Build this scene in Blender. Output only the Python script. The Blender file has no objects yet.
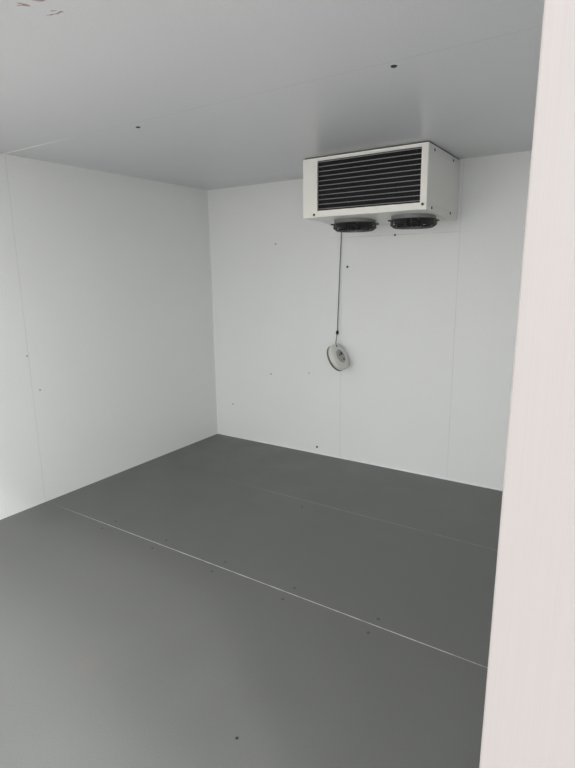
import bpy, bmesh, math, random
from mathutils import Vector, Matrix
sc = bpy.context.scene
C = sc.collection
random.seed(4)
PI = math.pi

# ------------------------------------------------------------------ camera
cam_d = bpy.data.cameras.new('camera'); cam = bpy.data.objects.new('camera', cam_d); C.objects.link(cam)
cam_d.sensor_fit = 'AUTO'; cam_d.sensor_width = 36.0; cam_d.lens = 525.10 * 36.0 / 768.0
cam_d.clip_start = 0.02; cam_d.clip_end = 200
RX = Vector((0.83850151, 0.5447613, -0.01226151)); FW = Vector((-0.53486566, 0.81855481, -0.20949166)); UP = Vector((-0.10408623, 0.18221733, 0.97773355))
m = Matrix.Identity(4)
for i in range(3):
    m[i][0] = RX[i]; m[i][1] = UP[i]; m[i][2] = -FW[i]
m[0][3], m[1][3], m[2][3] = 3.33302, -3.82022, 1.57181
cam.matrix_world = m
sc.camera = cam

# ------------------------------------------------------------------ world, sun, exposure
w = bpy.data.worlds.new('overcast_sky'); sc.world = w; w.use_nodes = True
nt = w.node_tree; bg = nt.nodes['Background']; bg.inputs['Strength'].default_value = 1.0
SKY_BASE, SKY_LOBE, SUN_E, SUN_ANG, SUN_EL = 1.5, 26.0, 0.50, 6, 49
geo = nt.nodes.new('ShaderNodeTexCoord')               # overcast sky, brighter towards the right-hand side
dot = nt.nodes.new('ShaderNodeVectorMath'); dot.operation = 'DOT_PRODUCT'; dot.inputs[1].default_value = Vector((1, -0.25, 1.15)).normalized()
nt.links.new(geo.outputs['Generated'], dot.inputs[0])
mr = nt.nodes.new('ShaderNodeMapRange'); mr.interpolation_type = 'SMOOTHSTEP'; nt.links.new(dot.outputs['Value'], mr.inputs['Value'])
mr.inputs['From Min'].default_value = math.cos(math.radians(8)); mr.inputs['From Max'].default_value = math.cos(math.radians(6))
mr.inputs['To Min'].default_value = SKY_BASE; mr.inputs['To Max'].default_value = SKY_LOBE
cm = nt.nodes.new('ShaderNodeVectorMath'); cm.operation = 'SCALE'; cm.inputs[0].default_value = (1.0, 1.0, 0.993)
nt.links.new(mr.outputs[0], cm.inputs['Scale']); nt.links.new(cm.outputs[0], bg.inputs['Color'])
sd = bpy.data.lights.new('sun', 'SUN'); so = bpy.data.objects.new('sun', sd); C.objects.link(so)
sd.energy = SUN_E; sd.angle = math.radians(SUN_ANG); sd.color = (1.0, 0.97, 0.92)
hd = Vector((-1.0, 0.73)).normalized(); el = math.radians(SUN_EL)
so.rotation_euler = Vector((hd.x * math.cos(el), hd.y * math.cos(el), -math.sin(el))).to_track_quat('-Z', 'Y').to_euler()
so.location = (8, -9, 6)
vs = sc.view_settings
vs.view_transform = 'Standard'; vs.look = 'None'; vs.gamma = 1.0; vs.use_curve_mapping = False; vs.exposure = 0.90

# ------------------------------------------------------------------ materials
def mat(name, col, rough=0.5, metal=0.0, spec=0.5):
    m = bpy.data.materials.new(name); m.use_nodes = True
    b = m.node_tree.nodes['Principled BSDF']
    b.inputs['Base Color'].default_value = (*col, 1); b.inputs['Roughness'].default_value = rough
    b.inputs['Metallic'].default_value = metal; b.inputs['Specular IOR Level'].default_value = spec
    return m

class N:
    """tiny node helper"""
    def __init__(s, m): s.m = m; s.t = m.node_tree; s.b = s.t.nodes['Principled BSDF']
    def new(s, typ, **kw):
        n = s.t.nodes.new(typ)
        for k, v in kw.items(): setattr(n, k, v)
        return n
    def link(s, a, b): s.t.links.new(a, b)
    def _in(s, sock, v):
        if hasattr(v, 'is_output'): s.link(v, sock)
        else: sock.default_value = v
    def math(s, op, a, b=0.0, c=None):
        n = s.new('ShaderNodeMath', operation=op); s._in(n.inputs[0], a); s._in(n.inputs[1], b)
        if c is not None: s._in(n.inputs[2], c)
        return n.outputs[0]
    def pos(s):
        return s.new('ShaderNodeNewGeometry').outputs['Position']
    def xyz(s):
        n = s.new('ShaderNodeSeparateXYZ'); s.link(s.pos(), n.inputs[0]); return n.outputs
    def noise(s, scale, detail=2.0, rough=0.5, stretch=None):
        n = s.new('ShaderNodeTexNoise'); n.inputs['Scale'].default_value = scale; n.inputs['Detail'].default_value = detail
        n.inputs['Roughness'].default_value = rough
        v = s.pos()
        if stretch:
            mp = s.new('ShaderNodeMapping'); mp.inputs['Scale'].default_value = stretch; s.link(v, mp.inputs['Vector']); v = mp.outputs[0]
        s.link(v, n.inputs['Vector']); return n.outputs['Fac']
    def ramp(s, v, lo, hi, a=0.0, b=1.0):
        n = s.new('ShaderNodeMapRange'); s._in(n.inputs['Value'], v)
        n.inputs['From Min'].default_value = lo; n.inputs['From Max'].default_value = hi
        n.inputs['To Min'].default_value = a; n.inputs['To Max'].default_value = b
        return n.outputs[0]
    def mix(s, f, a, b):
        n = s.new('ShaderNodeMix', data_type='RGBA'); s._in(n.inputs['Factor'], f)
        for sock, v in ((n.inputs['A'], a), (n.inputs['B'], b)):
            if isinstance(v, tuple): sock.default_value = (*v, 1)
            else: s.link(v, sock)
        return n.outputs['Result']
    def line(s, coord, at, w):
        """1 on the line coord == at, fading to 0 at distance w"""
        d = s.math('ABSOLUTE', s.math('SUBTRACT', coord, at))
        return s.ramp(d, w * 0.4, w, 1.0, 0.0)
    def bump(s, h, strength, dist):
        n = s.new('ShaderNodeBump'); n.inputs['Strength'].default_value = strength; n.inputs['Distance'].default_value = dist
        s.link(h, n.inputs['Height']); s.link(n.outputs[0], s.b.inputs['Normal'])
    def color(s, v): s.link(v, s.b.inputs['Base Color'])

def panel_mat(name, col, seams, rough=0.45, seam_col=None, seam_strength=0.26, seam_w=0.0035, extra=None, spec=0.5):
    m = mat(name, col, rough, spec=spec); n = N(m); x = n.xyz()
    sp = n.noise(160, 2); bl = n.noise(2.2, 3)
    c = n.mix(n.ramp(sp, 0.35, 0.65), tuple(v * 0.965 for v in col), tuple(min(1, v * 1.03) for v in col))
    c = n.mix(n.ramp(bl, 0.3, 0.7, 0.0, 0.10), c, tuple(v * 0.85 for v in col))
    for ax, at in seams:
        f = n.math('MULTIPLY', n.line(x[ax], at, seam_w), n.ramp(n.noise(3.0, 3), 0.35, 0.62, 0.15, seam_strength))
        c = n.mix(f, c, seam_col or tuple(v * 0.45 for v in col))
    if extra: c = extra(n, x, c)
    n.color(c); n.bump(sp, 0.06, 0.002)
    return m

WALL = (0.85, 0.863, 0.857)
M_left = panel_mat('panel_left', WALL, [(1, -1.866), (1, -2.80)])
def back_extra(n, x, c):
    # faint horizontal scuff beside the cooling unit
    f = n.math('MULTIPLY', n.line(x[2], 1.828, 0.005), n.math('MULTIPLY', n.ramp(x[0], 1.25, 1.4), n.ramp(x[0], 2.28, 2.36, 1, 0)))
    return n.mix(n.math('MULTIPLY', f, n.ramp(n.noise(9, 2), 0.4, 0.6, 0.05, 0.3)), c, (0.35, 0.36, 0.36))
M_back = panel_mat('panel_back', WALL, [(0, 2.28), (0, 1.364)], extra=back_extra)
M_side = panel_mat('panel_side', WALL, [(1, -1.866), (1, -0.935)])

def ceil_extra(n, x, c):
    # white sealant on the seam close to the left wall
    f = n.math('MULTIPLY', n.line(x[1], -1.872, 0.011), n.ramp(x[0], 0.35, 0.75, 0.95, 0.0))
    c = n.mix(f, c, (0.95, 0.95, 0.94))
    # dried reddish smears
    wob = n.math('MULTIPLY', n.math('SUBTRACT', n.noise(40, 3), 0.5), 0.05)
    for (ax, ay, bx, by, wd) in ((1.838, -2.852, 1.845, -2.832, 0.006), (1.824, -2.846, 1.846, -2.834, 0.005),
                                 (1.838, -2.765, 1.890, -2.756, 0.0045), (1.872, -2.776, 1.880, -2.772, 0.003), (1.885, -2.838, 1.906, -2.824, 0.007)):
        dx, dy = bx - ax, by - ay; L = math.hypot(dx, dy); dx /= L; dy /= L
        px = n.math('SUBTRACT', x[0], ax); py = n.math('SUBTRACT', x[1], ay)
        u = n.math('ADD', n.math('MULTIPLY', px, dx), n.math('MULTIPLY', py, dy))
        v = n.math('ADD', n.math('SUBTRACT', n.math('MULTIPLY', py, dx), n.math('MULTIPLY', px, dy)), n.math('MULTIPLY', wob, 0.35))
        inside = n.math('MULTIPLY', n.ramp(n.math('ABSOLUTE', n.math('SUBTRACT', u, L / 2)), L / 2, L / 2 + 0.008, 1, 0),
                        n.ramp(n.math('ABSOLUTE', v), wd * 0.35, wd, 1, 0))
        c = n.mix(n.math('MULTIPLY', inside, n.ramp(n.noise(70, 2), 0.35, 0.6, 0.35, 0.95)), c, (0.20, 0.06, 0.045))
    return c
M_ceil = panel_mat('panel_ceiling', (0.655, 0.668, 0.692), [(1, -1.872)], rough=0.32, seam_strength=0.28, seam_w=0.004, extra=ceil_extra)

def make_floor():
    col = (0.130, 0.134, 0.130)
    m = mat('grey_floor_board', col, 0.42); n = N(m); x = n.xyz()
    sp = n.noise(240, 2); bl = n.noise(3.0, 4)
    c = n.mix(n.ramp(sp, 0.35, 0.65), tuple(v * 0.90 for v in col), tuple(v * 1.10 for v in col))
    c = n.mix(n.ramp(bl, 0.35, 0.7, 0.0, 0.12), c, tuple(v * 1.5 for v in col))
    # faint rusty smudge near the doorway
    d = n.new('ShaderNodeVectorMath', operation='DISTANCE'); n.link(n.pos(), d.inputs[0]); d.inputs[1].default_value = (1.60, -2.71, 0)
    f = n.math('MULTIPLY', n.ramp(d.outputs['Value'], 0.02, 0.09, 1, 0), n.ramp(n.noise(60, 3, 0.6), 0.5, 0.66, 0, 0.45))
    c = n.mix(f, c, (0.24, 0.13, 0.11))
    n.color(c); n.link(n.ramp(bl, 0.3, 0.7, 0.36, 0.5), n.b.inputs['Roughness']); n.bump(sp, 0.10, 0.002)
    return m
M_floor = make_floor()

def make_seal(name, col, base, lo, hi):
    m = mat(name, col, 0.5); n = N(m); x = n.xyz()
    k = n.math('MULTIPLY', n.ramp(n.noise(14, 3), 0.35, 0.6, 0.45, 1.0), n.math('MULTIPLY', n.ramp(x[0], lo, lo + 0.6), n.ramp(x[0], hi - 0.3, hi, 1.0, 0.35)))
    n.color(n.mix(k, base, col)); return m
M_seal = make_seal('white_sealant', (0.66, 0.67, 0.66), (0.165, 0.172, 0.168), 0.05, 3.05)
M_seal_faint = make_seal('grey_sealant', (0.30, 0.31, 0.30), (0.155, 0.162, 0.158), 0.55, 3.3)
M_bead = mat('white_joint_bead', (0.86, 0.87, 0.86), 0.4)

def make_front():
    col = (0.296, 0.276, 0.271)
    m = mat('ribbed_front_panel', col, 0.5); n = N(m); x = n.xyz()
    wv = n.math('SINE', n.math('MULTIPLY', x[0], 2 * PI / 0.0026))
    irr = n.noise(1.0, 2, stretch=(420, 420, 2.5))
    f = n.math('ADD', n.math('MULTIPLY', wv, 0.25), irr)
    n.color(n.mix(n.ramp(f, 0.2, 0.9), tuple(v * 0.965 for v in col), tuple(min(1, v * 1.02) for v in col)))
    n.bump(f, 0.10, 0.0005); return m
M_front = make_front()
M_ground = mat("concrete_yard", (0.45, 0.44, 0.42), 0.85)

M_cream = mat('cream_enamel', (0.93, 0.92, 0.87), 0.35)
M_case = mat('white_enamel', (0.84, 0.84, 0.81), 0.38)
M_black = mat('black_plastic', (0.012, 0.012, 0.013), 0.38)
M_wire = mat('black_wire', (0.016, 0.016, 0.017), 0.35)
M_tube = mat('dull_aluminium', (0.36, 0.36, 0.37), 0.4, 0.5)
M_shroud = mat('grey_shroud', (0.20, 0.20, 0.20), 0.45)
M_screw = mat('dark_screw', (0.05, 0.048, 0.045), 0.4, 0.6)
M_plug = mat('black_plug', (0.015, 0.015, 0.015), 0.6)
M_fscrew = mat('floor_screw_head', (0.072, 0.075, 0.072), 0.5, 0.0)
M_plast = mat('white_plastic', (0.74, 0.74, 0.70), 0.4)
M_gplast = mat('grey_plastic', (0.40, 0.40, 0.385), 0.45)
M_dplast = mat('gap_shaded_plastic', (0.16, 0.16, 0.15), 0.45)
M_cable = mat('dark_cable', (0.06, 0.06, 0.06), 0.5)
M_gap = mat('gap_shade', (0.06, 0.06, 0.06), 0.8)
def make_coil():
    m = mat('coil_fins', (0.02, 0.02, 0.021), 0.6, spec=0.15); n = N(m); x = n.xyz()
    wv = n.math('SINE', n.math('MULTIPLY', x[0], 2 * PI / 0.008))
    n.color(n.mix(n.ramp(wv, -0.5, 1.0), (0.006, 0.006, 0.007), (0.028, 0.028, 0.029)))
    return m
M_coil = make_coil()

# ------------------------------------------------------------------ mesh helpers
def box(bm, x0, x1, y0, y1, z0, z1):
    v = [bm.verts.new(p) for p in ((x0,y0,z0),(x1,y0,z0),(x1,y1,z0),(x0,y1,z0),(x0,y0,z1),(x1,y0,z1),(x1,y1,z1),(x0,y1,z1))]
    for f in ((0,3,2,1),(4,5,6,7),(0,1,5,4),(1,2,6,5),(2,3,7,6),(3,0,4,7)): bm.faces.new([v[i] for i in f])
def prism_x(bm, prof, x0, x1):
    """(y, z) outline extruded along x"""
    a = [bm.verts.new((x0, y, z)) for y, z in prof]; b = [bm.verts.new((x1, y, z)) for y, z in prof]; k = len(prof)
    bm.faces.new(a); bm.faces.new(b[::-1])
    for i in range(k): bm.faces.new((a[i], b[i], b[(i+1) % k], a[(i+1) % k]))
def lathe(bm, prof, n=40, close=False):
    """(r, z) profile revolved about z; r = 0 ends become poles"""
    rings = []
    for r, z in prof:
        if r < 1e-6: rings.append([bm.verts.new((0, 0, z))])
        else: rings.append([bm.verts.new((r * math.cos(2*PI*i/n), r * math.sin(2*PI*i/n), z)) for i in range(n)])
    pairs = list(zip(rings, rings[1:])) + ([(rings[-1], rings[0])] if close else [])
    for A, B in pairs:
        for i in range(n):
            j = (i + 1) % n
            if len(A) == 1 and len(B) == 1: continue
            if len(A) == 1: bm.faces.new((A[0], B[i], B[j]))
            elif len(B) == 1: bm.faces.new((A[i], A[j], B[0]))
            else: bm.faces.new((A[i], A[j], B[j], B[i]))
def tube(bm, pts, r, n=8, closed=False):
    pts = [Vector(p) for p in pts]; k = len(pts); rings = []
    for i, p in enumerate(pts):
        if closed: t = pts[(i+1) % k] - pts[i-1]
        else: t = pts[min(i+1, k-1)] - pts[max(i-1, 0)]
        t.normalize(); u = t.orthogonal() if abs(t.z) > 0.9 else t.cross(Vector((0,0,1)))
        if abs(t.z) > 0.9: u = Vector((0,1,0)).cross(t)
        u.normalize(); v = t.cross(u)
        rings.append([bm.verts.new(p + r * (u * math.cos(2*PI*a/n) + v * math.sin(2*PI*a/n))) for a in range(n)])
    for i in range(k if closed else k - 1):
        A, B = rings[i], rings[(i+1) % k]
        for a in range(n):
            b = (a + 1) % n; bm.faces.new((A[a], A[b], B[b], B[a]))
    if not closed:
        bm.faces.new(rings[0][::-1]); bm.faces.new(rings[-1])
def obj(name, bm, material, parent=None, loc=None, smooth=False, bevel=0.0, mtx=None):
    bmesh.ops.recalc_face_normals(bm, faces=bm.faces)
    if bevel:
        ed = [e for e in bm.edges if len(e.link_faces) == 2 and e.calc_face_angle(0) > 0.6]
        bmesh.ops.bevel(bm, geom=ed, offset=bevel, segments=2, affect='EDGES', profile=0.5)
    me = bpy.data.meshes.new(name); bm.to_mesh(me); bm.free()
    if smooth:
        for p in me.polygons: p.use_smooth = True
        try: me.set_sharp_from_angle(angle=math.radians(38))
        except Exception: pass
    me.materials.append(material)
    o = bpy.data.objects.new(name, me); C.objects.link(o)
    if mtx is not None: o.matrix_local = mtx
    elif loc is not None: o.location = loc
    if parent is not None: o.parent = parent
    return o
def struct(name, bm, m, **kw):
    o = obj(name, bm, m, **kw); o['kind'] = 'structure'; return o
def thing(name, label, cat, loc):
    o = bpy.data.objects.new(name, None); C.objects.link(o); o.location = loc; o.empty_display_size = 0.1
    o['label'] = label; o['category'] = cat; return o

# ------------------------------------------------------------------ the cold room shell
H, XR, YF, YE, T = 2.30, 3.74, -3.10, -3.16, 0.10      # ceiling height, right wall, front wall inner / outer face, panel thickness
JX, OX, OZ = 3.2218, 0.25, 2.21                          # doorway: right jamb, left jamb (unseen, set wide to let more daylight in), lintel
b = bmesh.new(); box(b, -T, XR + T, YE - 0.02, T, -0.06, 0); floor = struct('floor', b, M_floor)
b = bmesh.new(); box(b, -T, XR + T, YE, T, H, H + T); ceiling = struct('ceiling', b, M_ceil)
b = bmesh.new(); box(b, -T, 0, YE, T, 0, H); wall_left = struct('wall_left', b, M_left)
b = bmesh.new(); box(b, 0, XR, 0, T, 0, H); wall_back = struct('wall_back', b, M_back)
b = bmesh.new(); box(b, XR, XR + T, YE, T, 0, H); struct('wall_right', b, M_side)
b = bmesh.new()
v = {}; JLEAN = (-0.0080, 0.0040, 0.0040)   # the jamb is a few millimetres out of plumb
xs, zs = [0, OX, JX, XR], [0, OZ, H]
for yi, y in enumerate((YE, YF)):
    for i, x_ in enumerate(xs):
        for j, z_ in enumerate(zs): v[yi, i, j] = b.verts.new((x_ + (JLEAN[j] if i == 2 else 0), y, z_))
cells = [(0,0),(0,1),(1,1),(2,1),(2,0)]
for yi in (0, 1):
    for i, j in cells: b.faces.new((v[yi,i,j], v[yi,i+1,j], v[yi,i+1,j+1], v[yi,i,j+1]))
rim = [(0,0),(0,1),(0,2),(1,2),(2,2),(3,2),(3,1),(3,0),(2,0),(2,1),(1,1),(1,0)]
for k in range(len(rim)):
    p, q = rim[k], rim[(k+1) % len(rim)]
    b.faces.new((v[0,*p], v[0,*q], v[1,*q], v[1,*p]))
struct('wall_front', b, M_front, bevel=0.0025)
b = bmesh.new(); box(b, -30, 30, -40, YE - 0.02, -0.16, -0.06); struct('ground', b, M_ground)

# pale sealant in the floor seams, bead along the foot of the back wall
b = bmesh.new(); box(b, 0.12, 3.72, -1.8597, -1.8563, -0.004, 0.0008); struct('trim_1', b, M_seal)
b = bmesh.new(); box(b, 0.62, 3.72, -0.890, -0.886, -0.004, 0.0006); struct('trim_2', b, M_seal_faint)
b = bmesh.new(); prism_x(b, [(0.002, -0.002), (-0.007, -0.002), (-0.006, 0.003), (-0.002, 0.008), (0.002, 0.009)], 0.0, XR); struct('trim_3', b, M_bead)
b = bmesh.new(); tube(b, [(0, 0, 0), (0, 0, H)], 0.005, 10); struct('trim_4', b, M_bead)

# screw heads and plugs belong to the panels they are driven into
def flat_head(r, h):
    b = bmesh.new(); lathe(b, [(0, -h), (r, -h), (r, h*0.5), (r*0.75, h), (r*0.3, h), (r*0.22, h*0.4), (0, h*0.4)], 16); return b
first = None
for x_ in (0.671, 1.129, 1.587, 2.045, 2.502):
    for y_ in (-1.801, -1.911):
        if first is None: first = o = obj('screw', flat_head(0.0085, 0.001), M_fscrew, floor)
        else:
            o = first.copy(); C.objects.link(o); o.parent = floor
        o.location = (x_, y_ - 0.004 * (x_ - 0.67), 0)
for x_, y_ in ((1.588, -0.987), (2.345, -2.655)):
    o = obj('screw', flat_head(0.006, 0.0012), M_plug, floor, (x_, y_, 0)); o['label'] = 'black screw head in the grey floor'
first = None
for x_, y_ in ((1.130, -1.809), (2.513, -1.829)):
    if first is None:
        b = bmesh.new(); lathe(b, [(0, 0.002), (0.012, 0.002), (0.012, -0.001), (0.010, -0.003), (0.004, -0.003), (0.003, -0.001), (0, -0.001)], 20)
        first = o = obj('lock_plug', b, M_plug, ceiling)
    else:
        o = first.copy(); C.objects.link(o); o.parent = ceiling
    o.location = (x_, y_, H)
TOWALL = Matrix.Rotation(PI/2, 4, 'X')
for x_, z_, r_, mm in ((1.416, 1.602, 0.009, M_plug), (1.805, 1.826, 0.008, M_fscrew), (1.138, 0.060, 0.010, M_plug), (0.66, 0.668, 0.008, M_gplast), (0.734, 1.802, 0.008, M_gplast), (0.207, 0.33, 0.008, M_gplast), (1.059, 0.715, 0.006, M_gplast)):
    obj('screw', flat_head(r_, 0.002), mm, wall_back, mtx=Matrix.Translation((x_, 0, z_)) @ TOWALL)
for y_, z_, mm in ((-1.876, 1.045, M_gplast), (-1.812, 0.801, M_gplast)):
    obj('screw', flat_head(0.006, 0.002), mm, wall_left, mtx=Matrix.Translation((0, y_, z_)) @ Matrix.Rotation(PI/2, 4, 'Y'))

# ------------------------------------------------------------------ the ceiling-mounted cooling unit
X0, X1, Y0, ZB, ZT = 1.410, 2.256, -0.655, 1.920, 2.291
GX0, GX1, GZ0, GZ1 = 1.517, 2.216, 1.962, 2.272          # coil opening
unit = thing('cooling_unit', 'white box cooling unit with dark grille and two black fans under the ceiling', 'cooling unit', ((X0+X1)/2, -0.33, ZT))
UO = Vector(unit.location)
def up(name, bm, m, parent=None, **kw):
    """a part given in room coordinates"""
    bmesh.ops.translate(bm, verts=bm.verts, vec=-UO)
    return obj(name, bm, m, parent or unit, **kw)
t = 0.004
# casing: end panels, top, back as one shell open at the front
b = bmesh.new()
prof = [(Y0 + 0.012, 1.951), (-0.002, 1.951), (-0.002, ZT), (Y0 + 0.012, ZT)]
prism_x(b, prof, X1 - 0.02, X1); prism_x(b, prof, X0, X0 + 0.02)
box(b, X0 + 0.02, X1 - 0.02, Y0 + 0.012, -0.002, ZT - t, ZT); box(b, X0 + 0.02, X1 - 0.02, -0.012, -0.002, 1.951, ZT - t)
up('casing', b, M_case)
b = bmesh.new(); box(b, X0 + 0.006, X1 - 0.006, Y0 + 0.02, -0.004, ZT, H); up('gap_shade_strip', b, M_gap)  # dark filler standing in for the shade in the gap above the unit
# front frame around the coil
b = bmesh.new()
box(b, X0, GX0, Y0, Y0 + 0.012, ZB, ZT); box(b, GX1, X1, Y0, Y0 + 0.012, ZB, ZT)
box(b, GX0, GX1, Y0, Y0 + 0.012, GZ1, ZT); box(b, GX0, GX1, Y0, Y0 + 0.012, ZB + 0.003, GZ0)
frame = up('front_frame', b, M_cream)
b = bmesh.new(); box(b, GX0 - 0.008, GX0 + 0.001, Y0 - 0.003, Y0 + 0.001, GZ0 - 0.006, GZ1 + 0.002); up('frame_lip', b, M_cream, bevel=0.001)
# finned coil and its tubes
b = bmesh.new(); box(b, GX0 - 0.01, GX1 + 0.006, Y0 + 0.016, Y0 + 0.20, GZ0 - 0.008, GZ1 + 0.008); coil = up('coil', b, M_coil)
NT = 11
for i in range(NT):
    z_ = GZ0 + 0.012 + i * (GZ1 - GZ0 - 0.018) / (NT - 1)
    b = bmesh.new(); tube(b, [(GX0 + 0.004, Y0 + 0.0125, z_), (GX1 - 0.003, Y0 + 0.0125, z_)], 0.0024, 8)
    up('coil_tube', b, M_tube, coil, smooth=True)
# drip tray: shallow V seen from below
b = bmesh.new()
prism_x(b, [(Y0 + 0.002, 1.9215), (-0.43, 1.914), (-0.23, 1.896), (-0.03, 1.902), (-0.002, 1.904), (-0.002, 1.950), (Y0 + 0.013, 1.950)], X0 + 0.001, X1 - 0.001)
up('drip_tray', b, M_case, bevel=0.0015)
# screws
def unit_screw(p, mtx, r=0.0085):
    obj('screw', flat_head(r, 0.003), M_screw, unit, mtx=Matrix.Translation(Vector(p) - UO) @ mtx)
TOX = Matrix.Rotation(PI/2, 4, 'Y')
for y_, z_ in ((-0.544, 2.266), (-0.16, 2.266), (-0.555, 1.937), (-0.17, 1.937)): unit_screw((X1, y_, z_), TOX)
for x_, z_ in ((2.233, 1.951), (1.493, 1.938)): unit_screw((x_, Y0, z_), TOWALL)
# fans
FR = 0.142
def make_fan(cx, cy, ztop):
    b = bmesh.new()
    lathe(b, [(FR - 0.004, 0.02), (FR + 0.002, 0.02), (FR, -0.012), (FR - 0.002, -0.020), (FR - 0.008, -0.020), (FR - 0.008, 0.0)], 48, close=True)
    fan = obj('fan', b, M_shroud, unit, Vector((cx, cy, ztop)) - UO, smooth=True)
    b = bmesh.new()
    zt, zl = -0.022, -0.066
    for r_, z_, w_ in ((FR + 0.003, zt, 0.0045), (FR + 0.003, zt - 0.012, 0.004), (FR + 0.003, zt - 0.024, 0.004), (FR - 0.006, zl + 0.010, 0.003), (0.122, zl, 0.0035), (0.105, zl, 0.0035), (0.088, zl, 0.0035), (0.068, zl, 0.0035), (0.048, zl - 0.002, 0.003)):
        tube(b, [(r_ * math.cos(2*PI*i/48), r_ * math.sin(2*PI*i/48), z_) for i in range(48)], w_, 6, closed=True)
    for k in range(24):
        a = 2*PI*k/24; ca, sa = math.cos(a), math.sin(a)
        tube(b, [(r_*ca, r_*sa, z_) for r_, z_ in ((FR + 0.003, zt), (FR + 0.003, zt - 0.030), (FR - 0.008, zl + 0.008), (0.125, zl), (0.04, zl - 0.001))], 0.0036, 6)
    obj('guard', b, M_wire, fan, smooth=True)
    for k in range(4):
        b = bmesh.new(); box(b, FR - 0.002, FR + 0.024, -0.010, 0.010, zt - 0.006, zt + 0.003)
        obj('mounting_tab', b, M_wire, fan, mtx=Matrix.Rotation(0.58 + k * PI/2, 4, 'Z'), bevel=0.0015)
    b = bmesh.new(); lathe(b, [(0, 0.01), (0.046, 0.01), (0.048, -0.05), (0.040, -0.070), (0.02, -0.0725), (0, -0.0725)], 28)
    obj('motor', b, M_black, fan, smooth=True)
    for k in range(5):
        b = bmesh.new(); a0 = 2*PI*k/5; rows = []
        for i in range(5):
            r_ = 0.044 + i * (0.130 - 0.044) / 4; row = []
            for j in range(6):
                s_ = j / 5 - 0.5; wd = 0.95 - 0.10 * i
                a = a0 + s_ * wd; row.append((r_*math.cos(a), r_*math.sin(a), -0.028 - s_ * 0.036))
            rows.append(row)
        top = [[b.verts.new(p) for p in r_] for r_ in rows]; bot = [[b.verts.new((p[0], p[1], p[2] - 0.003)) for p in r_] for r_ in rows]
        for i in range(4):
            for j in range(5):
                b.faces.new((top[i][j], top[i][j+1], top[i+1][j+1], top[i+1][j])); b.faces.new((bot[i][j], bot[i+1][j], bot[i+1][j+1], bot[i][j+1]))
        for i in range(4):
            for j in (0, 5): b.faces.new((top[i][j], top[i+1][j], bot[i+1][j], bot[i][j]))
        for j in range(5):
            for i in (0, 4): b.faces.new((top[i][j], top[i][j+1], bot[i][j+1], bot[i][j]))
        obj('blade', b, M_black, fan, smooth=True)
    return fan
make_fan(1.662, -0.385, 1.909)
make_fan(2.083, -0.385, 1.909)

# ------------------------------------------------------------------ round fixture hanging on its cable
DC = Vector((1.402, -0.118, 0.895))
fx = thing('hanging_fixture', 'round white plastic fixture dangling by a thin dark cable against the back wall', 'fixture', DC)
nrm = Vector((0.86, -0.03, 0.44)).normalized()
zq = nrm.to_track_quat('Z', 'Y').to_matrix().to_4x4()
R0 = 0.110
b = bmesh.new(); lathe(b, [(0, -0.030), (R0 * 0.97, -0.030), (R0, -0.027), (R0, -0.021), (R0 * 0.94, -0.019), (R0 * 0.94, -0.012), (0, -0.012)], 56)
obj('base_plate', b, M_dplast, fx, smooth=True, mtx=zq)  # plate coloured dark to show the shaded gap behind the cover
b = bmesh.new(); lathe(b, [(0, -0.0125), (R0 * 0.985, -0.0125), (R0 * 1.0, -0.009), (R0 * 1.0, 0.010), (R0 * 0.985, 0.019), (R0 * 0.93, 0.025), (R0 * 0.80, 0.028), (R0 * 0.62, 0.029), (R0*0.60, 0.026), (0, 0.026)], 56)
body = obj('cover', b, M_plast, fx, smooth=True, mtx=zq)
b = bmesh.new(); lathe(b, [(0, 0.0255), (R0 * 0.50, 0.0255), (R0 * 0.50, 0.029), (R0 * 0.45, 0.033), (R0 * 0.30, 0.034), (0, 0.034)], 40)
obj('centre_ring', b, M_gplast, body, smooth=True)
for px, py, rr in ((0.010, 0.018, 0.014), (-0.022, 0.010, 0.009), (0.016, -0.030, 0.010), (0.000, 0.086, 0.010)):
    b = bmesh.new(); zz = 0.034 if math.hypot(px, py) < 0.05 else 0.027
    lathe(b, [(0, zz - 0.002), (rr, zz - 0.002), (rr, zz + 0.001), (rr * 0.6, zz + 0.002), (0, zz + 0.002)], 16)
    obj('port', b, M_plug, body, (px, py, 0))
# the cable runs from the left fan down to the rim
top_p = DC + Vector((-0.062, 0.070, 0.078))
pts = [(1.368, -0.012, 1.899), (1.366, -0.012, 1.85), (1.356, -0.012, 1.62), (1.346, -0.012, 1.35), (1.338, -0.014, 1.10), tuple(top_p)]
b = bmesh.new(); tube(b, [Vector(p) - DC for p in pts], 0.0031, 8); cable = obj('cable', b, M_cable, fx, smooth=True)
b = bmesh.new(); lathe(b, [(0, -0.017), (0.008, -0.015), (0.0115, -0.004), (0.0115, 0.004), (0.008, 0.015), (0, 0.017)], 16)
obj('cable_knot', b, M_plug, cable, Vector((1.337, -0.014, 1.079)) - DC, smooth=True)
